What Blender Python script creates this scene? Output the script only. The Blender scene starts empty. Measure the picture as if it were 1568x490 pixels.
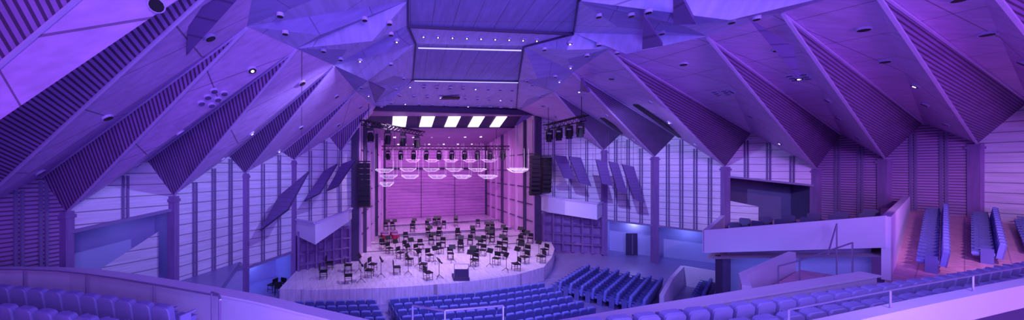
import bpy, math, random
from mathutils import Vector, Matrix
random.seed(4)
V = Vector
sc = bpy.context.scene
sc.view_settings.view_transform = 'Standard'

# ------------------------------------------------------------------ materials
def mat(name, col, rough=0.6, metal=0.0, noise=0.12, nscale=1.5, stripe=None, emis=None, alpha=1.0, stripe2=None, grain=None):
    m = bpy.data.materials.new(name); m.use_nodes = True
    nt = m.node_tree; N = nt.nodes; L = nt.links
    b = N['Principled BSDF']
    b.inputs['Roughness'].default_value = rough
    b.inputs['Metallic'].default_value = metal
    b.inputs['Alpha'].default_value = alpha
    geo = N.new('ShaderNodeNewGeometry')
    nz = N.new('ShaderNodeTexNoise'); nz.inputs['Scale'].default_value = nscale
    nz.inputs['Detail'].default_value = 3
    L.new(geo.outputs['Position'], nz.inputs['Vector'])
    mx = N.new('ShaderNodeMix'); mx.data_type = 'RGBA'
    c = col
    mx.inputs[6].default_value = (c[0]*(1-noise), c[1]*(1-noise), c[2]*(1-noise), 1)
    mx.inputs[7].default_value = (min(1, c[0]*(1+noise)), min(1, c[1]*(1+noise)), min(1, c[2]*(1+noise)), 1)
    L.new(nz.outputs['Fac'], mx.inputs[0])
    out = mx.outputs[2]
    if grain:
        mp = N.new('ShaderNodeMapping'); mp.inputs['Scale'].default_value = grain
        L.new(geo.outputs['Position'], mp.inputs['Vector'])
        g = N.new('ShaderNodeTexNoise'); g.inputs['Scale'].default_value = 1.4; g.inputs['Detail'].default_value = 4
        L.new(mp.outputs[0], g.inputs['Vector'])
        cr = N.new('ShaderNodeMapRange'); cr.inputs[1].default_value=.3; cr.inputs[2].default_value=.7; cr.inputs[3].default_value=.82; cr.inputs[4].default_value=1.06
        L.new(g.outputs['Fac'], cr.inputs[0])
        mg = N.new('ShaderNodeVectorMath'); mg.operation='SCALE'
        L.new(out, mg.inputs[0]); L.new(cr.outputs[0], mg.inputs['Scale'])
        out = mg.outputs[0]
    for st in (stripe, stripe2):
        if not st: continue
        src, d, spacing, width, dark = st
        dot = N.new('ShaderNodeVectorMath'); dot.operation = 'DOT_PRODUCT'
        dot.inputs[1].default_value = d
        if src == 'pos': L.new(geo.outputs['Position'], dot.inputs[0])
        else:
            tc = N.new('ShaderNodeTexCoord'); L.new(tc.outputs['UV'], dot.inputs[0])
        dv = N.new('ShaderNodeMath'); dv.operation = 'DIVIDE'; dv.inputs[1].default_value = spacing
        L.new(dot.outputs['Value'], dv.inputs[0])
        fr = N.new('ShaderNodeMath'); fr.operation = 'FRACT'; L.new(dv.outputs[0], fr.inputs[0])
        lt = N.new('ShaderNodeMath'); lt.operation = 'LESS_THAN'; lt.inputs[1].default_value = width
        L.new(fr.outputs[0], lt.inputs[0])
        m2 = N.new('ShaderNodeMix'); m2.data_type = 'RGBA'; m2.blend_type = 'MULTIPLY'
        m2.inputs[7].default_value = (dark, dark, dark, 1)
        L.new(lt.outputs[0], m2.inputs[0]); L.new(out, m2.inputs[6])
        out = m2.outputs[2]
    L.new(out, b.inputs['Base Color'])
    if emis:
        b.inputs['Emission Color'].default_value = (*emis[0], 1)
        b.inputs['Emission Strength'].default_value = emis[1]
    return m

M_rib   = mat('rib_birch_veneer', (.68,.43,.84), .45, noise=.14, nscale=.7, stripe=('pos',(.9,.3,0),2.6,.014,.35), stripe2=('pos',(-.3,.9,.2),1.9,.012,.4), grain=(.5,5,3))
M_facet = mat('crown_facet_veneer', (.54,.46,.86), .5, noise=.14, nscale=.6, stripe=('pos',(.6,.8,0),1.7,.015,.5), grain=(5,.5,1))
M_facet2= mat('crown_facet_shade', (.36,.29,.66), .55, noise=.14, nscale=.6, stripe=('pos',(.9,-.3,0),1.4,.015,.5), grain=(.5,5,1))  # darker copy of the facet veneer, paints fold shade on alternate faces
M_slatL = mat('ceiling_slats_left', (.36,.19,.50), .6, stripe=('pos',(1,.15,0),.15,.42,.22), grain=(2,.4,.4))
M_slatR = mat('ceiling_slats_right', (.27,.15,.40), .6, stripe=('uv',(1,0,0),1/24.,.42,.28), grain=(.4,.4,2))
M_plank = mat('ceiling_planks', (.30,.26,.62), .5, stripe=('pos',(1,0,0),.8,.03,.4), stripe2=('pos',(0,1,0),2.4,.01,.5), grain=(6,.4,1))
M_panel = mat('wall_panel_white', (.80,.76,.90), .45, noise=.06, stripe=('pos',(0,0,1),.52,.07,.4), stripe2=('pos',(0,0,1),.52,.11,.8), grain=(.5,.5,9))
M_slatW = mat('wall_slats', (.40,.22,.52), .6, stripe=('pos',(0,0,1),.16,.38,.35), grain=(.5,.5,9))
M_plain = mat('plaster_plain', (.46,.46,.76), .6, noise=.05)
M_batten= mat('batten_grey', (.24,.18,.38), .5)
M_col   = mat('column_veneer', (.30,.17,.44), .5, grain=(6,6,.5))
M_white = mat('parapet_white', (.80,.74,.92), .4, noise=.06, nscale=.8)
M_trim  = mat('edge_trim', (.66,.52,.88), .4)
M_black = mat('black_paint', (.010,.010,.014), .5)
M_dark  = mat('dark_purple', (.07,.045,.13), .6)
M_dim   = mat('gallery_wall_dim', (.20,.16,.36), .6)  # shade of the deep opening put into a darker wall colour
M_floor = mat('stalls_floor', (.28,.24,.5), .35, stripe=('pos',(.3,-.95,0),.5,.04,.6))
M_parq  = mat('parquet', (.78,.42,.58), .35, noise=.3, nscale=3, stripe=('pos',(.85,.5,0),.3,.07,.6), stripe2=('pos',(-.5,.85,0),.9,.03,.6), grain=(3,3,3))
M_stage = mat('stage_boards', (.88,.76,.90), .3, noise=.1, nscale=2, stripe=('pos',(.94,.33,0),.42,.06,.7), stripe2=('pos',(-.33,.94,0),1.8,.02,.6), grain=(5,.5,1))
M_swall = mat('stage_wall_maple', (.74,.46,.72), .45, noise=.06, grain=(5,5,.4))
M_sback = mat('stage_back_slats', (.74,.40,.74), .45, stripe=('pos',(0,0,1),.42,.12,.4), grain=(.4,.4,8))
M_sceil = mat('stage_ceiling', (.42,.24,.50), .5)
M_seat  = mat('seat_upholstery', (.22,.26,.70), .8, noise=.15, nscale=4)
M_seat2 = mat('seat_upholstery_pale', (.30,.28,.60), .75, noise=.12, nscale=4)
M_back  = mat('seat_back_laminate', (.42,.38,.70), .6, noise=.08, nscale=3)
M_seatb = mat('seat_shell_blue', (.15,.16,.42), .6)
M_seatd = mat('seat_shell', (.08,.07,.2), .6)
M_sky   = mat('skylight_glow', (1,1,1), .5, emis=((1,.85,1),2.0))
M_led   = mat('led_glow', (.8,.8,1), .5, emis=((.5,.52,1),1.0))
M_lamp  = mat('lamp_glow', (1,1,1), .5, emis=((.8,.75,1),4))
M_acr   = mat('acrylic', (.9,.88,1), .1, alpha=.12)
M_acrf  = mat('acrylic_edge_glow', (1,.97,1), .2, emis=((1,.8,1),.25))  # faint emission stands in for light caught on the edges
M_red   = mat('red_lacquer', (.50,.01,.08), .35)
M_steel = mat('rail_steel', (.42,.38,.58), .35, metal=.6)
M_board = mat('reflector_board', (.17,.10,.30), .5, stripe=('pos',(0,0,1),.25,.1,.6))

# ------------------------------------------------------------------ mesh builder
class MB:
    def __init__(s): s.v=[]; s.f=[]; s.m=[]; s.uv=[]
    def poly(s, pts, mi=0, uv=None):
        n=len(s.v); s.v += [tuple(p) for p in pts]
        s.f.append(tuple(range(n,n+len(pts)))); s.m.append(mi); s.uv.append(uv)
    def box(s, c, sz, M=None, mi=0):
        c=V(c); hx,hy,hz=[a/2 for a in sz]; n=len(s.v)
        for dz in (-hz,hz):
            for dx,dy in ((-hx,-hy),(hx,-hy),(hx,hy),(-hx,hy)):
                p=c+V((dx,dy,dz))
                s.v.append(tuple(M@p if M else p))
        for f in ((0,3,2,1),(4,5,6,7),(0,1,5,4),(1,2,6,5),(2,3,7,6),(3,0,4,7)):
            s.f.append(tuple(n+i for i in f)); s.m.append(mi); s.uv.append(None)
    def frame(s,p,q,up=V((0,0,1))):
        p=V(p);q=V(q); d=(q-p); l=d.length; d.normalize()
        if abs(d.dot(up))>.98: up=V((0,1,0))
        x=d.cross(up).normalized(); z=x.cross(d).normalized()
        M=Matrix((( x.x,d.x,z.x,(p.x+q.x)/2),(x.y,d.y,z.y,(p.y+q.y)/2),(x.z,d.z,z.z,(p.z+q.z)/2),(0,0,0,1)))
        return M,l
    def beam(s,p,q,w,h,mi=0):
        M,l=s.frame(p,q); s.box((0,0,0),(w,l,h),M,mi)
    def tube(s,p,q,r,mi=0,n=6,r2=None,cap=True):
        M,l=s.frame(p,q); k=len(s.v); r2=r if r2 is None else r2
        for y,rr in ((-l/2,r),(l/2,r2)):
            for i in range(n):
                a=2*math.pi*i/n; s.v.append(tuple(M@V((rr*math.cos(a),y,rr*math.sin(a)))))
        for i in range(n):
            j=(i+1)%n; s.f.append((k+i,k+j,k+n+j,k+n+i)); s.m.append(mi); s.uv.append(None)
        if cap:
            s.f.append(tuple(k+i for i in range(n))[::-1]); s.m.append(mi); s.uv.append(None)
            s.f.append(tuple(k+n+i for i in range(n))); s.m.append(mi); s.uv.append(None)
    def path(s,pts,r,mi=0,n=6):
        for a,b in zip(pts[:-1],pts[1:]): s.tube(a,b,r,mi,n)
    def extr(s,prof,y0,y1,M,mi=0):
        n=len(prof); k=len(s.v)
        for y in (y0,y1):
            for x,z in prof: s.v.append(tuple(M@V((x,y,z))))
        for i in range(n):
            j=(i+1)%n; s.f.append((k+i,k+j,k+n+j,k+n+i)); s.m.append(mi); s.uv.append(None)
        s.f.append(tuple(k+i for i in range(n))[::-1]); s.m.append(mi); s.uv.append(None)
        s.f.append(tuple(k+n+i for i in range(n))); s.m.append(mi); s.uv.append(None)
    def prism(s,pts,z0,z1,mi=0):
        n=len(pts); z0f=z0 if callable(z0) else (lambda x,y:z0); z1f=z1 if callable(z1) else (lambda x,y:z1)
        b=[(x,y,z0f(x,y)) for x,y in pts]; t=[(x,y,z1f(x,y)) for x,y in pts]
        s.poly(t,mi); s.poly(b[::-1],mi)
        for i in range(n):
            j=(i+1)%n; s.poly([b[i],b[j],t[j],t[i]],mi)
    def mesh(s,name,mats):
        me=bpy.data.meshes.new(name); me.from_pydata(s.v,[],s.f)
        for m in mats: me.materials.append(m)
        for p,mi in zip(me.polygons,s.m): p.material_index=mi
        if any(u is not None for u in s.uv):
            ul=me.uv_layers.new(name='UVMap')
            for p,u in zip(me.polygons,s.uv):
                if u:
                    for li,c in zip(p.loop_indices,u): ul.data[li].uv=c
        me.update(); return me
    def obj(s,name,mats):
        o=bpy.data.objects.new(name,s.mesh(name,mats)); sc.collection.objects.link(o); return o
def inst(name,me,loc,rz=0,scale=1):
    o=bpy.data.objects.new(name,me); o.location=loc; o.rotation_euler=(0,0,rz); o.scale=(scale,)*3
    sc.collection.objects.link(o); return o

# ------------------------------------------------------------------ folded roof
z=12.4
KL=[V((-.06,5,z)),V((-.06,10.5,z)),V((-.07,12.3,z)),V((.25,14.1,z)),V((.16,19.7,z)),V((-2.6,26,11.9))]
KR=[V((5.2,5,z)),V((5.4,10.5,z)),V((6.5,13,z)),V((5.0,14.4,z)),V((6.65,20.1,z)),V((10.7,33,12.7))]
TL=[V((-4.2,5.8,11.5)),V((-2.95,6.5,11.5)),V((-4.6,9.2,11.0)),V((-3.8,10.9,11.0)),V((-3.1,13.3,11.2)),V((-3.1,18.6,11.4)),V((-2.7,23.5,11.6))]
tipL=[V((-15.8,7,3.3)),V((-14.84,10.8,5.34)),V((-13.7,13,5.26)),V((-11.6,16,5.66)),V((-10.1,20,6.72)),V((-8.0,22.5,7.6)),V((-5.2,24.5,8.27))]
pkL=[V((-16,4.5,6.5)),V((-15.8,9,5.7)),V((-14.0,12.4,6.7)),V((-12.2,15.14,7.39)),V((-10.5,18.9,7.72)),V((-8.56,21.8,8.1)),V((-5.9,23.96,9.3))]
tipR=dict(a=V((17.8,30,8.7)),b=V((20.6,27.5,8.0)),c=V((24.1,25,7.15)),d=V((28,22.5,7.0)),e=V((29.1,20,7.6)),f=V((30.4,17.5,8.33)),g=V((30.6,14.4,8.67)),h=V((30.6,11,8.5)))
pkR=dict(z=V((13.9,31.4,11.6)),a=V((18.8,29.1,10.1)),b=V((21.7,26.7,9.72)),c=V((25.3,24.2,9.66)),d=V((28.4,21.5,9.24)),e=V((29.7,18.9,9.65)),f=V((30.5,16.1,10.3)),g=V((30.6,12.8,10.3)))
TR=dict(a=V((9.2,20.8,11.9)),b=V((8.3,16.6,11.9)),c=V((7.8,12.8,11.7)),d=V((10.1,11.1,11.5)),e=V((10.5,9.2,11.4)),f=V((10.9,7.7,11.3)),g=V((10.8,6.4,11.3)),h=V((10.5,5,11.3)))
roof=MB(); trim=MB()
lightfaces=[]
def slat(pk,tip,T,mi):
    roof.poly([pk,tip,T],mi,uv=[(0,0),(1,0),(.5,1)])
def light(a,b,c,d):
    roof.poly([a,b,c],0); roof.poly([a,c,d],0); lightfaces.append((a,b,c,d))
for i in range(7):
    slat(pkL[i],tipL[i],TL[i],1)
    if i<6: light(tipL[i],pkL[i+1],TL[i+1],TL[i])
cornerL=V((-4.0,25,11.3))
roof.poly([tipL[6],cornerL,KL[5]],0); roof.poly([tipL[6],KL[5],TL[6]],0)
ks='abcdefg'
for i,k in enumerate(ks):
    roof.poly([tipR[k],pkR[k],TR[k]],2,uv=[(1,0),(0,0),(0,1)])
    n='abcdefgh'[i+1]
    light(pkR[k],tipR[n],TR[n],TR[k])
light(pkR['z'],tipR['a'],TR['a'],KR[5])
roof.poly([KR[5],pkR['z'],V((12.3,32,12.4))],0)
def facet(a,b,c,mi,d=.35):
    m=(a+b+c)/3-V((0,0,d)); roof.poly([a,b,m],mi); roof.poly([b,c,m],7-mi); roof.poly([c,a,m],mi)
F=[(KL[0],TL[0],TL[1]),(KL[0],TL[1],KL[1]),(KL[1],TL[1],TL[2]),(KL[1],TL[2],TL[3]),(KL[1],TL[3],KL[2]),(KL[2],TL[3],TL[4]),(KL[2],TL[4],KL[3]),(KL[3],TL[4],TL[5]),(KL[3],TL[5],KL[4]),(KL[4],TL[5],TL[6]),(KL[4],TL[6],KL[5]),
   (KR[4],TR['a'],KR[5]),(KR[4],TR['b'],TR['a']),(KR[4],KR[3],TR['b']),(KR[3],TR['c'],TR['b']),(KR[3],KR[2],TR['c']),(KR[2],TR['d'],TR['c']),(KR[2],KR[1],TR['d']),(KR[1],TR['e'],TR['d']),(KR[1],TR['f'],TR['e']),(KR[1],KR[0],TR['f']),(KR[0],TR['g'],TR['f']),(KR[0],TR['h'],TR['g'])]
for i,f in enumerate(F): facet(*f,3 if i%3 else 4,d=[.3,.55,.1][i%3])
roof.poly([KL[0],KR[0],KR[1],KL[1]],5); roof.poly([KL[1],KR[1],KR[2],KL[2]],5)
roof.poly([KL[2],KR[2],KR[3],KL[3]],3)
roof.poly([KL[3],KR[3],KR[4],KL[4]],5)
roof.poly([KL[4],KR[4],KR[5],KL[5]],3)
roof.obj('ceiling',[M_rib,M_slatL,M_slatR,M_facet,M_facet2,M_plank])
dn=V((0,0,-.04))
for i in range(7):
    trim.beam(tipL[i]+dn,TL[i]+dn,.06,.06); trim.beam(pkL[i]+dn,TL[i]+dn,.04,.04)
for k in ks:
    trim.beam(tipR[k]+dn,TR[k]+dn,.07,.07); trim.beam(pkR[k]+dn,TR[k]+dn,.05,.05)
for K in (KL,KR):
    for a,b in zip(K[:-1],K[1:]): trim.beam(a+dn,b+dn,.05,.08,1)
for i in (2,4): trim.beam(KL[i]+dn,KR[i]+dn,.08,.12,1)
trim.obj('trim_ceiling',[M_trim,M_dark])
led=MB()
led.beam(KL[3]+V((.1,0,-.2)),KR[3]+V((-.1,0,-.2)),.05,.04); led.beam(KL[4]+V((.1,-.3,-.2)),KR[4]+V((-.1,-.3,-.2)),.05,.04)
led.obj('led_strip_light',[M_led])

dl=MB()
def disc(c,nrm,r,glow):
    nrm=nrm.normalized(); c=c+nrm*.02
    dl.tube(c-nrm*.05,c+nrm*.05,r,0,12)
    dl.tube(c+nrm*.05,c+nrm*.06,r*.85,1,12)
    if glow: dl.tube(c+nrm*.06,c+nrm*.075,r*.35,2,8)
def fpt(f,s,t):
    a,b,c,d=f
    lo=a.lerp(b,t); hi=d.lerp(c,t); return lo.lerp(hi,s)
def facepoint(f,s,t):
    a,b,c,d=f
    p=fpt(f,s,t)
    for tri in ((a,b,c),(a,c,d)):
        n=(tri[1]-tri[0]).cross(tri[2]-tri[0])
        if abs(n.z)<1e-4: continue
        def side(p1,p2,p3): return (p1.x-p3.x)*(p2.y-p3.y)-(p2.x-p3.x)*(p1.y-p3.y)
        s1,s2,s3=side(p,tri[0],tri[1]),side(p,tri[1],tri[2]),side(p,tri[2],tri[0])
        if (s1>=0 and s2>=0 and s3>=0) or (s1<=0 and s2<=0 and s3<=0):
            zz=tri[0].z-(n.x*(p.x-tri[0].x)+n.y*(p.y-tri[0].y))/n.z
            if n.z>0: n=-n
            return V((p.x,p.y,zz)),n.normalized()
    n=(b-a).cross(c-a); n=-n if n.z>0 else n
    return p,n.normalized()
for fi,f in enumerate(lightfaces):
    L=(f[0]-f[3]).length; n=max(3,int(L/4.2))
    for i in range(n):
        s=.15+.72*i/(n-1)
        p,nn=facepoint(f,s,.5 if i%2 else .62)
        disc(p,nn,.15,(i+fi)%4==0)
for i,f in enumerate(F):
    a,b,c=f; m=(a+b+c)/3
    for qi,q in enumerate((a,b,c)):
        if (i+qi)%3==2: continue
        p=m.lerp(q,.5)+V((0,0,-[.3,.55,.1][i%3]*.5-.03)); disc(p,V((0,0,-1)),.10,random.random()<.2)
for i in range(9):
    p=(KL[2].lerp(KL[3],.5)).lerp(KR[2].lerp(KR[3],.5),.08+i*.105); disc(p,V((0,-.2,-1)),.08,True)
for r in range(3):
    for i in range(9+r):
        p=KL[4].lerp(KL[5],.2+.3*r).lerp(KR[4].lerp(KR[5],.2+.3*r),.05+i*.9/(8+r))
        disc(p,V((0,0,-1)),.14,(i*3+r)%5==0)
dl.obj('ceiling_downlights',[M_trim,M_black,M_lamp])
cl=MB()
for f,s,t in ((lightfaces[2],.72,.45),(lightfaces[8],.62,.45),(lightfaces[9],.7,.5)):
    p,nn=facepoint(f,s,t); ax=(f[3]-f[0]).normalized(); bx=nn.cross(ax)
    for i in range(3):
        for j in range(2):
            c=p+ax*(i*.36-.4)+bx*(j*.36-.2)
            cl.tube(c,c+nn*.06,.13,0,12); cl.tube(c+nn*.06,c+nn*.07,.10,1,12)
cl.obj('ceiling_speaker_cluster',[M_trim,M_board])
sl=MB()
for f,s0,s1,t in ((lightfaces[7],.08,.6,.22),(lightfaces[6],.1,.45,.2)):
    p,nn=facepoint(f,s0,t); q,nn=facepoint(f,s1,t); sl.beam(p+nn*.02,q+nn*.02,.28,.08)
vp=V((3.0,24.5,12.28)); sl.box(vp,(1.4,.5,.12))
sl.obj('ceiling_lighting_slots',[M_black])
def sail(a,b,c):
    m=MB(); a,b,c=V(a),V(b),V(c); n=(b-a).cross(c-a).normalized()*.05
    m.poly([a-n,b-n,c-n]); m.poly([c+n,b+n,a+n])
    for p,q in ((a,b),(b,c),(c,a)): m.poly([p-n,q-n,q+n,p+n])
    m.obj('acoustic_sail_panel',[M_board])
sail((6.8,9.5,11.5),(8.55,11.05,11.2),(8.1,11.4,11.2))
sail((9.0,8.7,11.0),(10.9,9.3,10.5),(12.3,10.3,9.8))
sail((6.6,8.2,11.8),(8.4,9.6,11.3),(8.0,9.9,11.4))
sail((-5.0,7.4,10.6),(-3.6,7.2,11.0),(-5.9,8.6,10.0))
sail((-1.9,15.0,11.0),(-1.3,16.8,11.1),(-1.9,17.8,10.6))
sail((8.2,15.6,11.3),(9.2,17.6,11.2),(8.9,16.2,10.8))

# ------------------------------------------------------------------ walls
CEN=V((6,16,0))
def bay(mb,P,Q,top,zb,mi,nb,recess=None,rmi=2):
    P=V((P[0],P[1],0)); Q=V((Q[0],Q[1],0)); d=Q-P; L=d.length
    n=V((-d.y,d.x,0)).normalized()
    if n.dot(CEN-P)<0: n=-n
    pts=[P+V((0,0,zb[0])),Q+V((0,0,zb[1]))]+[V(t) for t in top[::-1]]
    mb.poly(pts,mi)
    par=[((V((t[0],t[1],0))-P).dot(d)/L/L,t[2]) for t in top]
    def topz(t):
        for (t0,z0),(t1,z1) in zip(par[:-1],par[1:]):
            if t0<=t<=t1: return z0+(z1-z0)*(t-t0)/max(1e-6,t1-t0)
        return par[-1][1]
    for i in range(1,nb):
        t=i/nb; b=P+d*t+n*.05; zt=topz(t)-.08; zz=zb[0]+(zb[1]-zb[0])*t
        for off in (-.08,.08):
            o=d.normalized()*off
            mb.beam(b+o+V((0,0,zz)),b+o+V((0,0,zt)),.05,.10,3)
    mb.beam(P+n*.06+V((0,0,zb[0])),Q+n*.06+V((0,0,zb[1])),.16,.14,3)
    if recess is not None:
        zf,dep=recess
        o=-n*dep
        A,B=P+V((0,0,zf)),Q+V((0,0,zf)); A1,B1=P+V((0,0,zb[0])),Q+V((0,0,zb[1]))
        mb.poly([A+o,B+o,B1+o,A1+o],rmi); mb.poly([A,B,B+o,A+o],rmi); mb.poly([A1,B1,B1+o,A1+o],rmi)
        mb.poly([A,A+o,A1+o,A1],rmi); mb.poly([B,B+o,B1+o,B1],rmi)
def column(mb,P,z0,z1,w=.34,mi=4):
    mb.box((P[0],P[1],(z0+z1)/2),(w,w,z1-z0),None,mi)
    mb.box((P[0],P[1],z1-.2),(w*1.25,w*1.25,.14),None,mi)
WM=[M_panel,M_slatW,M_plain,M_batten,M_col,M_dim]
wl=MB()
X=lambda v:(v.x,v.y)
bay(wl,(-16,3),(X(tipL[1])),[(-16,3,6.3),pkL[0],tipL[0],pkL[1],tipL[1]],(2,2),1,6)
bay(wl,X(tipL[1]),X(tipL[2]),[tipL[1],pkL[2],tipL[2]],(2,2),1,4)
bay(wl,X(tipL[2]),X(tipL[3]),[tipL[2],pkL[3],tipL[3]],(4.45,5.0),0,2,(1.5,2.5))
bay(wl,X(tipL[3]),X(tipL[4]),[tipL[3],pkL[4],tipL[4]],(1.3,1.0),0,4)
bay(wl,X(tipL[4]),X(tipL[5]),[tipL[4],pkL[5],tipL[5]],(.9,1.3),0,3,(-1.1,2.5))
bay(wl,X(tipL[5]),(-4.3,24.97),[tipL[5],pkL[6],tipL[6],(-4.3,24.97,9.5)],(2.6,2.6),0,4)
wl.poly([(-11.6,16,1.4),(-10.1,20,1.4),(-10.1,20,-1.1),(-11.6,16,-1.1)],2)
column(wl,X(tipL[2]),1.5,5.3); column(wl,X(tipL[3]),1.4,5.65); column(wl,X(tipL[4]),-1.1,6.7); column(wl,X(tipL[5]),-1.1,7.55,.3)
wl.poly([(-13.6,14.4,2.6),(-12.4,16.1,3.9),(-12.4,16.1,1.5),(-13.6,14.4,1.5)],0)
wl.obj('wall_left',WM)
wr=MB()
bay(wr,(12.5,31.93),X(tipR['a']),[(12.5,31.93,11.9),pkR['z'],tipR['a']],(2.6,2.4),0,4)
bay(wr,X(tipR['a']),X(tipR['b']),[tipR['a'],pkR['a'],tipR['b']],(2.3,2.2),0,4,(-1.1,2.5))
bay(wr,X(tipR['b']),X(tipR['c']),[tipR['b'],pkR['b'],tipR['c']],(2.2,2.0),0,5,(-1.1,2.8))
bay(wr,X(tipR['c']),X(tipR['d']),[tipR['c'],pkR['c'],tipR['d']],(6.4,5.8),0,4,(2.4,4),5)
bay(wr,X(tipR['d']),X(tipR['e']),[tipR['d'],pkR['d'],tipR['e']],(3,3),1,3)
bay(wr,X(tipR['e']),X(tipR['f']),[tipR['e'],pkR['e'],tipR['f']],(3,3),1,3)
bay(wr,X(tipR['f']),X(tipR['g']),[tipR['f'],pkR['f'],tipR['g']],(3,3),0,2)
bay(wr,X(tipR['g']),X(tipR['h']),[tipR['g'],pkR['g'],tipR['h']],(3,3),0,2)
for k,z0 in zip('abcdefg',(-1.1,-1.1,-1.1,2.5,3,3,3)): column(wr,X(tipR[k]),z0,tipR[k].z-.02,.42)
wr.poly([(24.1,25,2.4),(28,22.5,2.4),(28,22.5,-1.1),(24.1,25,-1.1)],2)
wr.poly([(24.1,25,4.6),(25.6,24.0,4.2),(25.6,24.0,2.4),(24.1,25,2.4)],0)
wr.obj('wall_right',WM)
dr=MB()
dr.box((20.35,30.0,.05),(1.0,.12,2.0),None,0); dr.box((20.35,29.9,.05),(.06,.06,1.8),None,1)
dr.obj('door_1',[M_dark,M_steel])

# ------------------------------------------------------------------ stage house
sp=[(-7.6,19.0),(-5.5,18.8),(-1,19.2),(3,20.0),(7,21.5),(9.5,23.2),(11.2,25.8),(12.6,28.5),(13.5,31.3),(12.3,32),(11.1,47.3),(-3.2,42.7),(-4,25),(-7.8,22.4)]
st=MB(); st.prism(sp,-.95,0); st.obj('floor_stage',[M_stage])
rz=MB()
for (a,b,zz) in (((-3.2,33.0),(11.7,37.5),.2),((-3.0,37.5),(11.4,42.2),.4)):
    rz.prism([a,b,(10.8,46.9),(-2.9,42.4)],.01,zz)
    rz.beam((a[0],a[1]-.1,zz+.01),(b[0],b[1]-.1,zz+.01),.22,.03,1)
for a,b in (((-4.5,27.2),(10.5,30.6)),((-3.6,30.2),(11.2,34))): rz.beam((*a,.015),(*b,.015),.16,.02,1)
rz.obj('stage_riser',[M_stage,M_dark])
sw=MB()
def swall(P,Q,z0P,z1P,z0Q,z1Q,nb,inn):
    P=V((*P,0));Q=V((*Q,0)); sw.poly([P+V((0,0,z0P)),Q+V((0,0,z0Q)),Q+V((0,0,z1Q)),P+V((0,0,z1P))],0)
    for i in range(nb+1):
        t=i/nb; b=P.lerp(Q,t)+V((inn*.12,0,0)); zt=z1P+(z1Q-z1P)*t-.05
        sw.beam(b+V((0,0,0.02)),b+V((0,0,zt)),.3,.25,2 if i%3==1 else 0)
    for k in range(1,6):
        zz=k*1.7; a=P+V((inn*.05,0,zz)); b=Q+V((inn*.05,0,zz)); sw.beam(a,b,.05,.08,2)
swall((-4.0,25),(-3.2,42.7),0,11.6,0,10,8,1)
swall((12.3,32),(11.1,47.3),0,12.4,0,10.4,7,-1)
sw.poly([(-3.2,42.7,0),(11.1,47.3,0),(11.1,47.3,10.4),(-3.2,42.7,10)],1)
for t in (.33,.66):
    x=-3.2+14.3*t; y=42.7+4.6*t-.08; sw.beam((x,y,0),(x,y,6.9),.06,.08,2)
sw.beam((-3.2,42.5,7.0),(11.1,47.1,7.0),.2,.25,2)
sw.box((-4.15,24.9,5.6),(.55,.5,12.0),None,2); sw.box((12.45,31.9,6.1),(.6,.5,13.0),None,2)
sw.obj('wall_stage',[M_swall,M_sback,M_dark])
cs=MB()
F1,F2=V((-4.0,25,11.75)),V((12.3,32,12.5)); G1,G2=V((-3.9,28,11.5)),V((11.9,35,12.6)); H1,H2=V((-3.8,30,10.84)),V((11.8,37,11.7)); I1,I2=V((-3.2,42.7,10.0)),V((11.1,47.3,10.4))
cs.poly([F1,F2,G2,G1],0); cs.poly([G1,G2,H2,H1],1); cs.poly([H1,H2,I2,I1],0)
cs.beam(F1+V((0,-.1,-.1)),F2+V((0,-.1,-.1)),.35,.45,2); cs.beam(H1,H2,.25,.25,2)
cs.poly([KL[5],KR[5],F2,F1],0)
for i in range(5):
    t0=.15+i*.165; t1=t0+.08
    off=V((0,-.06,-.05))
    cs.poly([G1.lerp(G2,t0)+off,G1.lerp(G2,t1)+off,H1.lerp(H2,t1-.015)+off,H1.lerp(H2,t0-.015)+off],3)
for i in range(6):
    p=H1.lerp(H2,.12+.14*i).lerp(I1.lerp(I2,.12+.14*i),.45); cs.tube(p+V((0,0,.0)),p+V((0,0,-.12)),.14,3,10)
    p=H1.lerp(H2,.12+.14*i).lerp(I1.lerp(I2,.12+.14*i),.9); cs.tube(p+V((0,0,.0)),p+V((0,0,-.1)),.12,3,10)
cs.obj('ceiling_stage',[M_sceil,M_dark,M_dark,M_sky])

def boxbal(outer,ztops,zbots,grid0,grid1,gz):
    b=MB(); n=len(outer)
    for i in range(n-1):
        a,c=outer[i],outer[i+1]
        b.poly([(*a,zbots[i]),(*c,zbots[i+1]),(*c,ztops[i+1]),(*a,ztops[i])],0)
        b.beam((*a,ztops[i]),(*c,ztops[i+1]),.2,.1,2)
    b.poly([(*outer[i],zbots[i]) for i in range(n)][::-1],0)
    b.poly([(*outer[i],zbots[i]+.35) for i in range(n)],2)
    g0,g1=V((*grid0,0)),V((*grid1,0)); d=(g1-g0); nn=V((-d.y,d.x,0)).normalized()
    if nn.dot(CEN-g0)<0: nn=-nn
    b.poly([g0+V((0,0,gz[0])),g1+V((0,0,gz[0])),g1+V((0,0,gz[1])),g0+V((0,0,gz[1]))],1)
    for i in range(7):
        p=g0.lerp(g1,i/6)+nn*.2; b.beam(p+V((0,0,gz[0])),p+V((0,0,gz[1])),.12,.35,1)
    for k in range(5):
        zz=gz[0]+(gz[1]-gz[0])*k/4
        for i in range(6):
            p=g0.lerp(g1,i/6); q=g0.lerp(g1,(i+1)/6)
            b.poly([p+V((0,0,zz)),q+V((0,0,zz)),q+nn*.4+V((0,0,zz-.15)),p+nn*.4+V((0,0,zz-.15))],1)
    b.obj('box_balcony',[M_white,M_col,M_trim])
boxbal([(-7.9,22.5),(-6.1,21.0),(-4.4,23.4),(-4.4,24.9)],[3.5,3.5,4.0,4.0],[2.4,2.1,3.2,3.2],(-7.7,22.5),(-4.6,24.6),(-.2,2.7))
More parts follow.
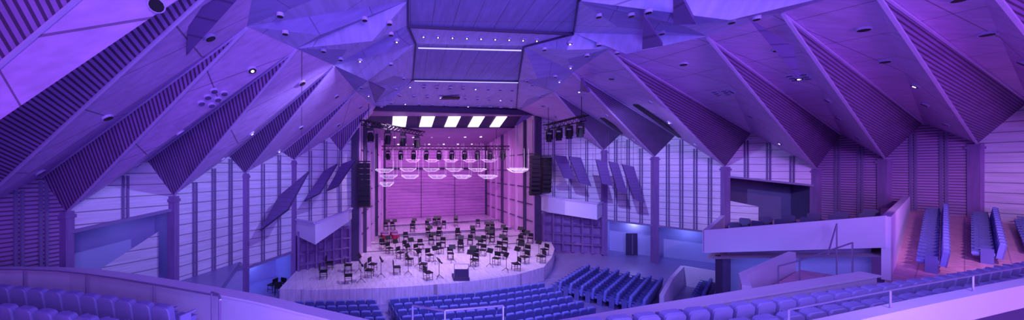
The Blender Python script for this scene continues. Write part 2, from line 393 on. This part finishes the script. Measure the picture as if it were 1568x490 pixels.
boxbal([(12.7,31.7),(12.9,30.5),(16.2,28.3),(17.6,29.9)],[4.4,4.4,3.95,3.9],[2.95,2.9,2.55,2.6],(12.9,31.6),(17.5,29.9),(-.8,2.7))

def board(pts,n=None):
    m=MB(); p=[V(a) for a in pts]; nn=(p[1]-p[0]).cross(p[2]-p[0]).normalized()*.06
    m.poly([a-nn for a in p],0); m.poly([a+nn for a in p][::-1],0)
    for i in range(4):
        j=(i+1)%4; m.poly([p[i]-nn,p[j]-nn,p[j]+nn,p[i]+nn],1)
    hi=sorted(p,key=lambda a:a.z)[-2:]
    for h in hi: m.tube(h,h+V((0,0,2.2)),.015,1,4)
    m.obj('hanging_reflector_board',[M_board,M_dark])
board([(-8.7,19,3.4),(-8.0,20,5.3),(-6.2,20,6.8),(-7.1,19,4.6)])
board([(-6.8,21,4.9),(-5.8,22,6.8),(-4.9,22,7.3),(-5.8,21,5.4)])
board([(-5.6,22,5.5),(-4.8,23,7.3),(-3.8,23,7.65),(-4.85,22,5.8)])
def rb(pts,Y,dy): board([(x,Y+(0 if i<2 else dy),zz) for i,(x,zz) in enumerate(pts)])
rb([(11.9,8.1),(12.9,8.0),(13.8,6.1),(12.9,6.2)],27,.4)
rb([(13.1,8.0),(14.1,7.9),(15.2,5.5),(14.2,5.8)],27,.4)
rb([(14.2,7.7),(15,7.55),(15.7,5.65),(14.9,5.85)],25,.4)
rb([(15.2,7.55),(15.9,7.4),(16.9,5.05),(16.1,5.3)],25,.4)
rb([(16.2,7.35),(17.1,7.15),(18.2,4.35),(17.4,4.6)],25,.4)

# ------------------------------------------------------------------ rigging
def truss(p,q,heads,lift,k=1.25):
    m=MB(); p=V(p);q=V(q); d=(q-p); L=d.length; u=d.normalized(); s=u.cross(V((0,0,1))).normalized()
    ch=[s*.17+V((0,0,.17)),s*-.17+V((0,0,.17)),V((0,0,-.17))]
    for c in ch: m.tube(p+c,q+c,.038,0,5)
    n=int(L/.4)
    for i in range(n):
        a=p+u*(i*L/n); b=p+u*((i+1)*L/n)
        for j in range(3): m.tube(a+ch[j],b+ch[(j+1)%3],.02,0,4)
    for t in (.1,.9): m.tube(p.lerp(q,t),p.lerp(q,t)+V((0,0,lift)),.02,0,4)
    for i in range(heads):
        c=p.lerp(q,(i+.5)/heads)+V((0,0,-.2))
        m.box(c+V((0,0,-.12*k)),(.34*k,.3*k,.16*k)); m.box(c+V((0,0,.02)),(.08,.12,.14))
        for sx in (-.19*k,.19*k): m.box(c+V((sx,0,-.42*k)),(.06,.16,.5*k))
        a=random.uniform(-.5,.5); hd=V((.1*a,-.25*a,-.5)).normalized()
        cc=c+V((0,0,-.55*k)); m.tube(cc-hd*.24*k,cc+hd*.28*k,.14*k,0,10,r2=.19*k); m.tube(cc+hd*.28*k,cc+hd*.29*k,.14*k,1,10)
    m.obj('lighting_truss',[M_black,M_board])
truss((-3.3,22,10.1),(1.1,27.4,9.9),4,1.4)
truss((9.9,24,10.0),(10.8,20,10.1),4,1.4,1.1)
truss((-2.7,31,8.95),(9.4,31,8.95),10,1.8,1.1)
def linearray(c,zt,n,w):
    m=MB(); m.box((c[0],c[1],zt+.1),(w*1.02,.5,.08))
    m.tube((c[0]-.2,c[1],zt+.1),(c[0]-.2,c[1],zt+3.2),.02,0,4); m.tube((c[0]+.2,c[1],zt+.1),(c[0]+.2,c[1],zt+3.2),.02,0,4)
    h=.4; y=c[1]; zz=zt-.2
    for i in range(n):
        a=.006*i*i; M=Matrix.Translation((c[0],y,zz))@Matrix.Rotation(-a,4,'X')
        prof=[(-w/2,-.19),(w/2,-.19),(w/2,.19),(-w/2,.19)]
        m.extr(prof,-.3,.3,M,0); m.extr([(-w/2+.03,-.16),(w/2-.03,-.16),(w/2-.03,.16),(-w/2+.03,.16)],-.33,-.3,M,1)
        zz-=h*math.cos(a); y+=h*math.sin(a)*.6
    m.obj('line_array_speaker',[M_black,M_black])
linearray((-3.3,23.4),7.4,8,.85)
linearray((11.2,29.3),8.2,9,.75); linearray((12.1,29.0),8.0,8,.75)
def cloud(x,y,zz,s):
    m=MB(); w=s/2; a=[V((x-w,y-w*.7,zz+.18)),V((x+w,y-w*.7,zz+.18)),V((x+w,y+w*.7,zz+.26)),V((x-w,y+w*.7,zz+.26))]
    b=[V((x-w*.5,y-w*.35,zz-.05)),V((x+w*.5,y-w*.35,zz-.05)),V((x+w*.5,y+w*.35,zz)),V((x-w*.5,y+w*.35,zz))]
    for i in range(4):
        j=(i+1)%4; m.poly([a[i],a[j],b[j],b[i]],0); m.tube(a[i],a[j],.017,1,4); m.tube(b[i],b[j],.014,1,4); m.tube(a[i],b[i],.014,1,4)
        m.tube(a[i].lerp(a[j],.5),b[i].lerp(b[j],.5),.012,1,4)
    m.poly(b,0)
    for q in a: m.tube(q,q+V((0,0,1.8)),.006,1,3)
    m.obj('acrylic_reflector',[M_acr,M_acrf])
for x in (0,2.2,4.4,6.6,8.8): cloud(x*.95+.3,36,7.75,1.5)
for x in (-.2,2.1,4.4,6.7): cloud(x,32.5,6.75,1.6)
for x in (-1.9,0,2.4,4.6,6.9): cloud(x,29,6.15,1.5)
for x in (-2.2,9.2): cloud(x,28,6.7,1.5)
cloud(10.3,31,6.8,1.5); cloud(-1.9,26.5,5.6,1.1)

# ------------------------------------------------------------------ stage furniture
c=MB()
c.box((0,0,.46),(.46,.44,.06)); c.box((0,-.24,.72),(.44,.05,.3))
for sx in (-.2,.2):
    c.tube((sx,.18,.44),(sx,.2,0),.018); c.tube((sx,-.2,0),(sx,-.25,.86),.018)
    c.tube((sx,-.2,.2),(sx,.19,.2),.012)
me_chair=c.mesh('orchestra_chair',[M_black])
c=MB()
for a in (0,2.1,4.2): c.tube((0,0,.25),(.3*math.cos(a),.3*math.sin(a),0.01),.016)
c.tube((0,0,.2),(0,0,1.05),.018); M=Matrix.Translation((0,0,1.15))@Matrix.Rotation(-.5,4,'X')
c.box((0,0,0),(.5,.03,.34),M); c.box((0,-.04,-.17),(.5,.08,.02),M)
me_stand=c.mesh('music_stand',[M_black])
cond=V((3.3,21.3,0)); ax=math.atan2(.95,-.3)
def onstage(p):
    if p.y>26: return -3.0<p.x<11.3 and p.y<40
    xr=[(-7,19.0,),(-1,19.2),(3,20.0),(7,21.5),(9.5,23.2),(11.2,25.8)]
    if not(-6.2<p.x<10.8): return False
    for (x0,y0),(x1,y1) in zip(xr[:-1],xr[1:]):
        if x0<=p.x<=x1: return p.y>y0+(y1-y0)*(p.x-x0)/(x1-x0)+.6 and (p.x>-3.3 or p.y<23)
    return False
r=2.4
while r<18.5:
    na=max(3,int(math.pi*.95*r/1.4)); 
    for i in range(na):
        a=ax-1.65+3.3*i/(na-1)+random.uniform(-.05,.05); rr=r+random.uniform(-.25,.25)
        p=cond+V((math.cos(a),math.sin(a),0))*rr
        if not onstage(p): continue
        if random.random()<(.10 if r<9 else .2): continue
        zz=0
        e1=33+(p.x+3.2)*.302; e2=37.5+(p.x+3.0)*.326
        if abs(p.y-e1)<.7 or abs(p.y-e2)<.7: continue
        if p.y>e1: zz=.2
        if p.y>e2: zz=.4
        if p.x<-.4 and 29.5<p.y<34: continue
        d=(cond-p).normalized(); rz_=math.atan2(d.y,d.x)-math.pi/2
        inst('orchestra_chair',me_chair,(p.x,p.y,zz),rz_+random.uniform(-.25,.25),1.04)
        q=p+d*.75
        z2=0
        if q.y>33+(q.x+3.2)*.302+.35: z2=.2
        if q.y>37.5+(q.x+3)*.326+.35: z2=.4
        if z2==zz and random.random()<.6: inst('music_stand',me_stand,(q.x,q.y,z2),rz_+math.pi)
    r+=1.65
for x,y,a in ((-8.3,20.6,.3),(-8.9,21.1,1.2),(-8.1,21.4,-.4)): inst('orchestra_chair',me_chair,(x,y,-.95),a)
pod=MB()
pod.box((0,0,.1),(1.0,.9,.2)); 
for sx in (-.45,.45): pod.tube((sx,-.4,.2),(sx,-.4,1.05),.02,1)
pod.tube((-.45,-.4,1.05),(.45,-.4,1.05),.02,1); pod.tube((-.45,-.4,.65),(.45,-.4,.65),.015,1); pod.box((0,-.4,.5),(.85,.03,.45),None,0)
po=pod.obj('conductor_podium',[M_dark,M_steel]); po.location=(3.2,20.75,0)
t=MB()
k=[(0,.30),(.2,.33),(.34,.45),(.38,.62),(.38,.8)]
for (r0,z0),(r1,z1) in zip(k[:-1],k[1:]): t.tube((0,0,z0),(0,0,z1),max(r0,.02),0,16,r2=r1)
t.tube((0,0,.8),(0,0,.83),.4,1,16)
for i in range(4):
    a=i*math.pi/2+.4; t.tube((.4*math.cos(a),.4*math.sin(a),.8),(.42*math.cos(a),.42*math.sin(a),0),.025,2,5)
me_t=t.mesh('timpani_drum',[M_red,M_sceil,M_black])
for x,y in ((-2.5,31.9),(-1.6,32.2),(-2.3,30.8),(-1.4,31.0)): inst('timpani_drum',me_t,(x,y,0),0,.95)

# ------------------------------------------------------------------ auditorium floors
FZ=-.95
fl=MB(); fl.poly([(-16,8,FZ),(34,8,FZ),(34,34,FZ),(-16,34,FZ)]); fl.obj('floor',[M_floor])
zf=lambda x,y: 3.1+.04*(x-19.5)+.15*(y-12.3)
def smooth(path,n=5):
    out=[]; P=[V(p) for p in path]
    for i in range(len(P)-1):
        p0=P[max(0,i-1)];p1=P[i];p2=P[i+1];p3=P[min(len(P)-1,i+2)]
        for k in range(n):
            t=k/n; out.append(.5*((2*p1)+(p2-p0)*t+(2*p0-5*p1+4*p2-p3)*t*t+(3*p1-p0-3*p2+p3)*t**3))
    out.append(P[-1]); return out
fb=MB()
fb.prism([(-15.5,3),(5,-2),(16,-2),(17.3,11.7),(13.5,9.25),(9.5,8.2),(5.2,7.35),(2,6.8),(0,6.75),(-2.2,7.35),(-4.6,8.0),(-8,9.0),(-10.2,9.5),(-14.5,9.5)],2.3,2.6)
fb.prism([(16,-2),(31,-2),(31,15),(30.5,17.5),(29.1,20.2),(17.3,11.9)],2.3,lambda x,y: max(2.62,zf(x,y)))
fb.obj('floor_balcony',[M_parq])
gl=MB(); gl.prism([(-15.5,10.5),(-13.9,13),(-11.8,16),(-10.3,19.8),(-8,12.5),(-9.8,10.2)],1.1,1.4); gl.obj('floor_side_gallery',[M_floor])
def strip(mb,path,th,z0,z1,mi=0):
    P=[V((p[0],p[1],0)) for p in path]; ins=[];out=[]
    for i,p in enumerate(P):
        a=P[max(0,i-1)]; b=P[min(len(P)-1,i+1)]; d=(b-a).normalized(); n=V((-d.y,d.x,0))
        ins.append(p-n*th/2); out.append(p+n*th/2)
    zt=z1 if isinstance(z1,list) else [z1]*len(P); zb=z0 if isinstance(z0,list) else [z0]*len(P)
    for i in range(len(P)-1):
        a,b,c_,d_=ins[i],ins[i+1],out[i+1],out[i]
        A=lambda p,zz:(p.x,p.y,zz)
        mb.poly([A(a,zt[i]),A(b,zt[i+1]),A(c_,zt[i+1]),A(d_,zt[i])],mi)
        mb.poly([A(a,zb[i]),A(b,zb[i+1]),A(b,zt[i+1]),A(a,zt[i])],mi)
        mb.poly([A(d_,zb[i]),A(c_,zb[i+1]),A(c_,zt[i+1]),A(d_,zt[i])],mi)
    for i,(a,d_) in ((0,(ins[0],out[0])),(-1,(ins[-1],out[-1]))):
        mb.poly([(a.x,a.y,zb[i]),(d_.x,d_.y,zb[i]),(d_.x,d_.y,zt[i]),(a.x,a.y,zt[i])],mi)
par3=smooth([(-14.8,10.0,3.9),(-10.2,9.9,3.93),(-4.6,8.35,3.82),(-2.2,7.65,3.64),(0,7.1,3.46),(2,7.05,3.46),(5.2,7.65,3.64),(9.4,8.5,3.86),(13.4,9.5,3.95)])
par=[(p.x,p.y) for p in par3]; pz=[p.z for p in par3]
pb=MB(); strip(pb,par,.22,1.9,[q-.03 for q in pz]); strip(pb,par,.38,[q-.05 for q in pz],pz,1); pb.obj('balcony_parapet',[M_white,M_white])
rl=MB()
def rail(pts,posts,zf_):
    rl.path(pts,.022,0,6)
    for p in posts: rl.tube((p[0],p[1],zf_),p,.02,0,6)
lp=[V((p.x,p.y-.5,p.z+.12)) for p in par3[:11]]
rl.path(lp,.02)
for p in lp[::2]: rl.tube(p,p-V((0,0,.9)),.018)
rail([(.05,6.5,4.27),(.66,6.2,4.3),(1.85,6.5,4.27)],[(.05,6.5,4.27),(.66,6.2,4.3),(1.85,6.5,4.27)],2.6)
rail([(-4.5,7.4,4.2),(-4.1,7.0,4.3),(-3.6,6.2,4.5)],[(-4.5,7.4,4.2),(-3.6,6.2,4.5)],2.6)
rail([(11.5,10.2,3.95),(12.3,10.3,4.1),(14.9,11.0,4.5)],[(11.5,10.2,3.95),(14.9,11.0,4.5)],2.85)
rail([(13.0,10.9,4.0),(14.0,10.95,4.1),(16.2,12.4,4.9)],[(13.0,10.9,4.0),(16.2,12.4,4.9)],2.85)
rl.obj('handrail',[M_steel])
ld=MB(); ld.prism([(9.4,8.7),(13.4,9.7),(17.2,11.8),(16.0,13.4),(10.8,10.4)],2.4,2.85)
ld.obj('floor_landing',[M_parq])
lw=MB(); strip(lw,[(9.9,9.6),(10.9,10.7),(15.8,13.5)],.2,2.3,3.55); lw.obj('landing_parapet',[M_white])
sb=MB()
A_,B_,C_,D_=V((17.2,11.8,4.17)),V((15.0,16.6,2.74)),V((24.3,24.6,3.0)),V((28.6,18.8,4.3))
sb.poly([A_,D_,C_,B_],1); sb.poly([p-V((0,0,.35)) for p in (A_,B_,C_,D_)],0)
def pw(p,q,h,dn_=.35,t=.2):
    d=(q-p); n=V((-d.y,d.x,0)).normalized()*t/2
    a0,a1,b0,b1=p-V((0,0,dn_)),p+V((0,0,h)),q-V((0,0,dn_)),q+V((0,0,h))
    for s_ in (-1,1): sb.poly([a0+n*s_,b0+n*s_,b1+n*s_,a1+n*s_],0)
    sb.poly([a1-n,b1-n,b1+n,a1+n],2); sb.poly([a0-n,a0+n,a1+n,a1-n],0); sb.poly([b0-n,b0+n,b1+n,b1-n],0)
pw(A_,B_,1.13,.02); pw(B_,B_.lerp(C_,.55),1.1,.02); pw(A_,D_,1.1,1.2)
sb.box((15.9,16.6,.8),(.4,.4,3.5),None,3)
sb.poly([(16.3,16.8,2.7),(17.8,12.6,4.0),(17.8,12.6,FZ),(16.3,16.8,FZ)],4)
sb.poly([(16.3,16.8,2.7),(24.3,24.6,2.7),(24.3,24.6,FZ),(16.3,16.8,FZ)],4)
sb.obj('side_balcony',[M_white,M_parq,M_trim,M_dark,M_plain])
s2=MB(); strip(s2,[(13.4,17.4),(15.9,19.9),(18.6,22.3)],.2,FZ,[.25,.3,.35]); strip(s2,[(18.6,22.3),(20.5,20.5)],.2,FZ,.35); s2.obj('stalls_parapet',[M_white])
np_=MB(); tp=smooth([(5.1,4.4),(7.5,5.1),(10,5.8),(12.8,6.55),(16,7.3)],3)
strip(np_,tp,.2,4.40,4.82); strip(np_,tp,.12,2.62,4.40,1)
for i,p in enumerate(tp):
    if i%3==0: np_.tube((p.x,p.y,4.81),(p.x,p.y,5.10),.012,2)
np_.path([V((p.x,p.y,5.10)) for p in tp],.014,2); np_.obj('tier_parapet',[M_white,M_dark,M_steel])

# ------------------------------------------------------------------ seats
def rr(w,z0,z1,r,seg=3):
    pts=[(-w/2,z0),(w/2,z0)]
    for i in range(seg+1):
        a=math.pi/2*i/seg; pts.append((w/2-r+r*math.cos(a),z1-r+r*math.sin(a)))
    for i in range(seg+1):
        a=math.pi/2+math.pi/2*i/seg; pts.append((-w/2+r+r*math.cos(a),z1-r+r*math.sin(a)))
    return pts
PB=rr(.47,.3,.92,.09); PS=rr(.47,.28,.9,.09)
def seat(mb,M):
    T=M@Matrix.Translation((0,-.2,0))@Matrix.Rotation(.13,4,'X')
    mb.extr(PB,-.05,.06,T,0); mb.extr(PS,-.085,-.05,T,1)
    mb.box((0,.06,.43),(.45,.46,.11),M,0); mb.box((0,.06,.35),(.42,.42,.05),M,1)
    for sx in (-.265,.265):
        mb.box((sx,.04,.62),(.05,.38,.04),M,1); mb.box((sx,-.02,.31),(.035,.26,.62),M,1)
def row(path,zs,mats,sp=.55,name='auditorium_seat_row'):
    P=[V((p[0],p[1],zz)) for p,zz in zip(path,zs)]
    seg=[(b-a).length for a,b in zip(P[:-1],P[1:])]; tot=sum(seg); n=int(tot/sp)+1
    mb=MB()
    for i in range(n):
        s=i*sp; k=0
        while k<len(seg)-1 and s>seg[k]: s-=seg[k]; k+=1
        t=min(1,s/seg[k]); p=P[k].lerp(P[k+1],t); d=(P[k+1]-P[k])
        mb_M=Matrix.Translation(p)@Matrix.Rotation(math.atan2(d.y,d.x),4,'Z'); seat(mb,mb_M)
    return mb.obj(name,mats)
SM=[M_seat,M_seatb]; SP=[M_seat2,M_back]; SD=[M_seatd,M_black]
fwd=V((.31,-.95))
for k in range(8):
    o=fwd*.74*k; row([(-.9+o.x,18.0+o.y),(3.7+o.x,18.9+o.y),(8.3+o.x,20.5+o.y)],[FZ]*3,SM,.54)
for k in range(6):
    o=fwd*.74*k; row([(-5.9+o.x,17.6+o.y),(-1.9+o.x,17.9+o.y)],[FZ]*2,SM,.54)
for k in range(8):
    o=V((.72,-.62))*.64*k; row([(9.3+o.x,20.7+o.y),(13.0+o.x,24.3+o.y)],[FZ]*2,SM,.54)
for k in range(2): row([(16.6+k*.7,18.9-k*.7),(19.0+k*.7,21.1-k*.7)],[FZ+.35*k]*2,SM,.54)
tr=MB()
def brow(path,zfl,mats):
    strip(tr,[(p[0]-0,p[1]) for p in path],.95,2.62,zfl); row(path,[zfl]*len(path),mats,.57)
brow(smooth([(-12.5,9.0),(-8,8.15),(-4.8,7.25)],4),3.12,SP)
brow(smooth([(-11.2,7.8),(-7.2,6.9),(-4.3,6.15)],4),3.22,SP)
brow(smooth([(-9.8,6.6),(-7.2,5.9),(-4.9,5.3)],4),3.32,SP)
brow(smooth([(2.6,6.0),(4.73,6.4),(8.1,7.15),(10.9,7.85),(14.5,8.75),(18.5,9.9)],4),3.42,SP)
brow(smooth([(3.2,5.2),(6.8,6.05),(10.5,6.95),(14.8,8.0),(18,9.0)],4),3.58,SP)
tr.obj('balcony_tier_steps',[M_parq])
def frow(a,b):
    row([a,b],[zf(*a),zf(*b)],SM,.56)
frow((19.6,12.3),(28.6,17.8)); frow((22.4,12.7),(29.6,16.9)); frow((24.9,12.9),(30.0,15.9)); frow((27.3,13.2),(30.0,14.6))
def bil(s,t): return A_.lerp(D_,t).lerp(B_.lerp(C_,t),s)
for t in (.14,.30,.46):
    a,b=bil(.88,t),bil(.12,t)
    row([(b.x,b.y),(a.x,a.y)],[b.z+.03,a.z+.03],SD,.9)

# ------------------------------------------------------------------ lights
def area(name,loc,target,size,col,e):
    l=bpy.data.lights.new(name,'AREA'); l.size=size; l.color=col; l.energy=e
    o=bpy.data.objects.new(name,l); o.location=loc; o.rotation_euler=(V(target)-V(loc)).to_track_quat('-Z','Y').to_euler(); sc.collection.objects.link(o)
def spot(name,loc,target,ang,col,e,r=.08,blend=.6):
    l=bpy.data.lights.new(name,'SPOT'); l.spot_size=math.radians(ang); l.spot_blend=blend; l.color=col; l.energy=e; l.shadow_soft_size=r
    o=bpy.data.objects.new(name,l); o.location=loc; o.rotation_euler=(V(target)-V(loc)).to_track_quat('-Z','Y').to_euler(); sc.collection.objects.link(o)
def point(name,loc,col,e,r=.15):
    l=bpy.data.lights.new(name,'POINT'); l.color=col; l.energy=e; l.shadow_soft_size=r
    o=bpy.data.objects.new(name,l); o.location=loc; sc.collection.objects.link(o)
area('rear_fill_light',(5,-6,10.5),(10,22,4),6,(.34,.21,1),3300)  # unseen fill added behind the camera to light the hall
area('left_fill_light',(-9,-2.5,5),(-10,12,7),4,(.52,.10,1),260)  # unseen lamp added out of view to tint the left ribs
area('right_fill_light',(20,-3,3.5),(25,16,8),5,(.55,.12,1),1800)  # added out of view, gives the right ribs their violet light
area('crown_fill_light',(2.5,.5,3.2),(2,15,12.4),3,(.17,.19,1),900)  # added below the view, throws blue up at the crown
for x in (-.5,3.5,7.5): spot('stage_back_spot',(x,31,10.0),(x+1,43,3),95,(.86,.30,1),1200)
for x in (-1.5,2.5,6.5,9.5): spot('stage_front_spot',(x,24.5+x*.25,11.2),(x-.5,28+x*.3,0),95,(.84,.55,1),1350)
spot('stage_apron_spot',(2,18,12.0),(2,21,0),80,(.66,.5,1),2500)
spot('stalls_spot',(5,13.5,11.6),(6,18,-1),80,(.26,.28,1),3600)
spot('left_wall_spot',(0,12,11.5),(-11,18.5,3.5),60,(.38,.35,1),2700)
spot('right_wall_spot',(9,15,10.2),(20,27,4),60,(.38,.35,1),5600)
spot('right_terrace_fill',(19,7,10.2),(25,14.5,3.5),70,(.95,.45,.95),1900)  # added lamp without a fixture, brightens the terrace floor
spot('right_front_seat_fill',(7,1.5,10.5),(12,8,4),90,(.36,.28,1),800)  # extra lamp added from the camera side to brighten the near seats
point('left_door_light',(-10.9,22.3,.6),(.25,.3,1),40); point('left_recess_light',(-13.6,15.6,4.2),(.3,.3,1),8)
point('right_recess_light',(20.6,30.2,1.9),(.4,.42,1),40); point('right_recess_light',(23.6,27.6,1.6),(.3,.35,1),40)
point('right_under_light',(15.0,14.5,1.5),(.2,.3,1),60)
w=bpy.data.worlds.new('world'); sc.world=w; w.use_nodes=True
w.node_tree.nodes['Background'].inputs[0].default_value=(.20,.06,.75,1); w.node_tree.nodes['Background'].inputs[1].default_value=.26

# ------------------------------------------------------------------ camera
cd=bpy.data.cameras.new('camera'); cam=bpy.data.objects.new('camera',cd); sc.collection.objects.link(cam)
cam.location=(0,0,7); cam.rotation_euler=(math.pi/2,0,0)
cd.sensor_width=36; cd.lens=11.48; cd.shift_x=.0995; cd.shift_y=.0083; cd.clip_start=.05; cd.clip_end=300
sc.camera=cam
